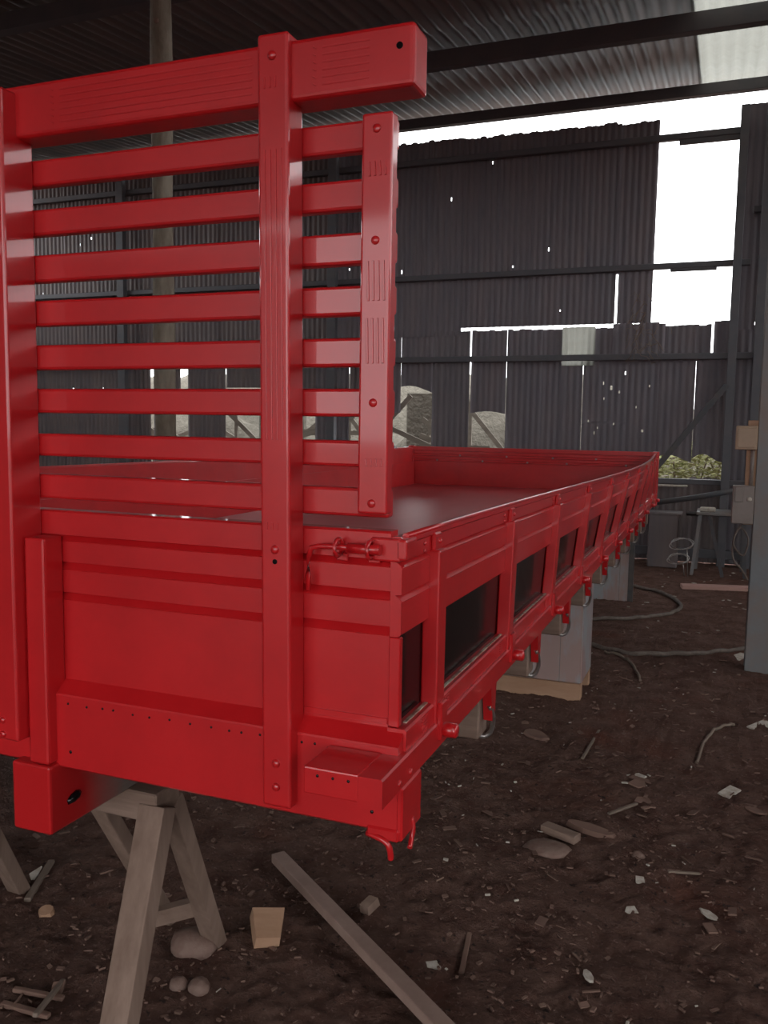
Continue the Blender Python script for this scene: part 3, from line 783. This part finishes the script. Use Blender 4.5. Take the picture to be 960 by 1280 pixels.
def stone(x, y, rx_, ry_, h_, label, seed, m=STONE):
    b = B(); bmesh.ops.create_icosphere(b.bm, subdivisions=2, radius=1)
    for v in b.bm.verts:
        q = 1 + .16 * noise.noise(v.co * 1.5 + Vector((seed, 0, 0))); v.co = Vector((v.co.x * rx_ * q, v.co.y * ry_ * q, v.co.z * h_ * q))
    for f in b.bm.faces: f.smooth = True
    o = b.build('stone', m, None, label, 'stone', loc=(0, 0, 0)); o.location = (x, y, gz(x, y) + h_ * .15); return o
stone(.309, .56, .075, .06, .045, 'rounded brown stone half buried behind the trestle leg', 1)
stone(.43, .41, .032, .028, .025, 'small grey stone lying in loose reddish soil', 2)
stone(.37, .40, .028, .025, .022, 'small brown stone touching the foot of the trestle', 3)
stone(1.481, 1.669, .026, .022, .02, 'small dark lumpy stone on open dirt', 4)
stone(1.168, 1.575, .085, .07, .016, 'wide shallow brown stone before the rectangular offcut', 5)
rr = random.Random(11)
for k in range(6):
    x, y = 1.44 + rr.uniform(-.07, .07), 2.27 + rr.uniform(-.12, .14)
    scrap('wood_shred', x, y, rr.uniform(.02, .06), rr.uniform(.03, .1), .005, rr.uniform(0, 3), P_ if k % 2 else CHIP, 'pale torn wood shred in a loose cluster on the dirt', 'wood shred', (rr.uniform(-.3, .3), rr.uniform(-.2, .3)), 5, .3, seed=k, group='pale shreds clustered on the dirt')
scrap('wood_chip', .89, 2.745, .1, .1, .012, .2, CHIP, 'curved brown wood chip on shaded dirt by the truck', 'wood chip', (0, .1), 9, .2)
scrap('paper_scrap', 1.97, 3.36, .10, .19, .006, -.6, P_, 'white board scrap on the dirt in front of the steel post', 'board', (.05, .06), 4, .12)
scrap('paper_scrap', 1.875, 4.82, .09, .26, .006, -.5, P_, 'white pointed scrap lying by the foot of the steel post', 'scrap', (.04, .06), 4, .2)
plank((-.03, .21), (.11, .245), .016, .012, 'stick', CHIP, 'split stick in a small heap left of the trestle leg', 'stick')
plank((-.02, .16), (.13, .17), .018, .012, 'stick', CHIP, 'straight split stick lowest in the small heap', 'stick')
plank((.06, .30), (.12, .13), .014, .012, 'stick', TWIG, 'thin stick crossing the small heap of splints', 'stick', zb=.02)
scrap('wood_chip', .07, .26, .035, .07, .01, .5, CHIP, 'flat wood chip atop the small heap of splints', 'wood chip', (.4, .1))
plank((-.33, .57), (-.44, .80), .022, .014, 'stick', TWIG, 'slanting stick lying behind the chassis beam end', 'stick')
scrap('metal_cup', -.215, .535, .04, .035, .02, 0, TAN, 'small pale metal cup lying in the dirt', 'cup', (.3, 0), 10, .03)
scrap('paper_scrap', -.42, .70, .03, .07, .008, .3, PAPER, 'pale pointed scrap near the far trestle leg', 'scrap', (.5, .1), 3, .1)

# fine litter: chips, crumbs and splinters too many to count
rr = random.Random(21); b = B()
def litter(n, x0, x1, y0, y1, smin, smax):
    for _ in range(n):
        x, y = rr.uniform(x0, x1), rr.uniform(y0, y1)
        if noise.noise(Vector((x * 1.6, y * 1.6, 4))) < rr.uniform(-.6, .25): continue
        l = rr.uniform(smin, smax); w_ = l * rr.choice((.12, .2, .35, .6)); h_ = rr.uniform(.002, .006)
        R = Matrix.Rotation(rr.uniform(0, PI), 3, 'Z') @ Matrix.Rotation(rr.uniform(-.3, .3), 3, 'X')
        z = gz(x, y) + .003
        b.box(x - l / 2, x + l / 2, y - w_ / 2, y + w_ / 2, z, z + h_, rot=R)
litter(2400, -.7, 2.2, .0, 2.2, .003, .02)
litter(130, -.7, 2.2, .0, 2.2, .025, .06)
litter(700, .2, 2.6, 2.0, 4.6, .008, .04)
litter(300, .3, 3.0, 4.6, 9.0, .015, .06)
b.build('wood_litter', CHIP, None, 'scattered brown wood chips and splinters over the dirt', 'litter', kind='stuff', loc=(0, 0, 0))
b = B()
litter(120, .3, 2.2, .2, 4.5, .006, .02); litter(80, .6, 2.4, 4.5, 9, .015, .045)
b.build('pale_litter', PAPER, None, 'tiny pale flakes scattered over the dirt', 'litter', kind='stuff', loc=(0, 0, 0))

# ------------------------------------------------------------------ outdoors behind the wall
def heap(cx, cy, rx_, ry_, h_, seed, label):
    bm_ = B(); n, mrow = 28, 10; r_ = random.Random(seed); rings = []
    for j in range(mrow):
        t = j / mrow; rings.append([])
        for i in range(n):
            a = 2 * PI * i / n; q = 1 + .25 * noise.noise(Vector((math.cos(a) * 2 + seed, math.sin(a) * 2, t * 3)))
            rings[-1].append(bm_.bm.verts.new((cx + rx_ * (1 - t) * q * math.cos(a), cy + ry_ * (1 - t) * q * math.sin(a), -.02 + h_ * (1 - (1 - t) ** 2) * q)))
    for p, q in zip(rings, rings[1:]):
        for i in range(n): bm_.bm.faces.new((p[i], p[(i + 1) % n], q[(i + 1) % n], q[i])).smooth = True
    bm_.bm.faces.new(rings[-1])
    return bm_.build('rubble_heap', RUBBLE, None, label, 'rubble heap')
heap(-2.6, 13.5, 2.3, 1.7, 2.1, 1, 'pale rubble heap outside beyond the wall gaps')
heap(-7.8, 13.5, 2.4, 1.7, 2.1, 5, 'pale rubble heap seen through the headboard slats')
rr = random.Random(17)
for k in range(30):
    west = k % 2
    cx = rr.uniform(-8.2, -4.6) if west else rr.uniform(-4.4, -.9); cy = 10.2 + .045 * k; l = rr.uniform(.5, .9)
    t = rr.choice((-1, 1)) * rr.uniform(.3, .9) if k % 3 else rr.uniform(-.1, .1); zc = rr.uniform(1.0, 1.5)
    d = Vector((math.cos(t), 0, math.sin(t))) * l
    A = Vector((cx, cy, zc)) - d; C = Vector((cx, cy, zc)) + d
    b = B(); b.bar(A, C, .02, .07)
    b.box(min(A.x, C.x) + .1, min(A.x, C.x) + .15, cy - .015, cy + .015, -.02, (A.z if A.x < C.x else C.z), 0)
    b.build('scrap_board', PILEW, None, 'bleached scrap board stacked outside, seen through the headboard slats' if west else 'bleached scrap board stacked outside the ragged wall holes', 'board', 'scrap boards stacked outside the shed')
bk = B(); prev = None
for k in range(61):
    x = -13 + k * .3; hgt = 2.75 + .25 * noise.noise(Vector((x * .8, 0, 0))) + .12 * noise.noise(Vector((x * 3, 5, 0)))
    if x > .2: hgt *= max(.55, 1 - .3 * (x - .2))
    ring = [bk.bm.verts.new((x, 17.2 + dy, zz)) for dy, zz in ((-1.0, -.05), (-.6, hgt * .55), (-.15, hgt * .92), (.3, hgt), (1.2, hgt * .5), (1.8, -.05))]
    if prev:
        for p in range(5): bk.bm.faces.new((prev[p], prev[p + 1], ring[p + 1], ring[p])).smooth = True
    prev = ring
bk.build('earth_bank', RUBBLE, None, 'long pale earth bank outside behind the rubble heaps', 'earth bank')
def slab(x0, x1, z1, y, label):
    b = B(); b.box(x0, x1, y, y + .12, -.02, z1, .02, 1); b.build('concrete_slab', RUBBLE, None, label, 'slab')
slab(-6.0, -5.1, 2.1, 12.0, 'pale upright concrete slab outside behind the headboard slats')
slab(-3.2, -2.4, 2.1, 12.0, 'pale upright slab outside the ragged wall hole')
b = B(); b.box(-2.02, -1.93, 9.9, 9.97, -.02, 2.2); b.build('fence_post', PILEW, None, 'thin pale fence post standing outside the ragged wall hole', 'post')
# foliage beyond the low gap
rr = random.Random(9); b = B()
for k in range(6500):
    a = rr.uniform(0, 2 * PI); x = 1.45 + rr.gauss(0, .55); y = 10.9 + rr.uniform(-.5, .6); z = .5 + rr.uniform(0, 1) ** .7 * (.86 + .1 * math.sin(5 * x))
    s_ = rr.uniform(.02, .045)
    R = Matrix.Rotation(a, 3, 'Z') @ Matrix.Rotation(rr.uniform(-1, 1), 3, 'X')
    vs = [b.bm.verts.new(Vector((x, y, z)) + R @ Vector(p)) for p in ((-s_, 0, 0), (0, -s_ * .5, 0), (s_, 0, .01), (0, s_ * .5, 0))]
    b.bm.faces.new(vs)
bush = empty('shrub', (1.45, 10.9, 0), 'yellow green leafy shrub outside behind the low wall gap', 'shrub')
b.build('foliage', LEAF, bush, kind='stuff')
b = B()
for k in range(9):
    x = .9 + k * .14; b.tube([(x, 10.9, -.05), (x + rr.uniform(-.1, .1), 10.9 + rr.uniform(-.2, .2), .6), (x + rr.uniform(-.2, .2), 10.9, 1.2)], .012, 5)
b.build('stem', TWIG, bush)
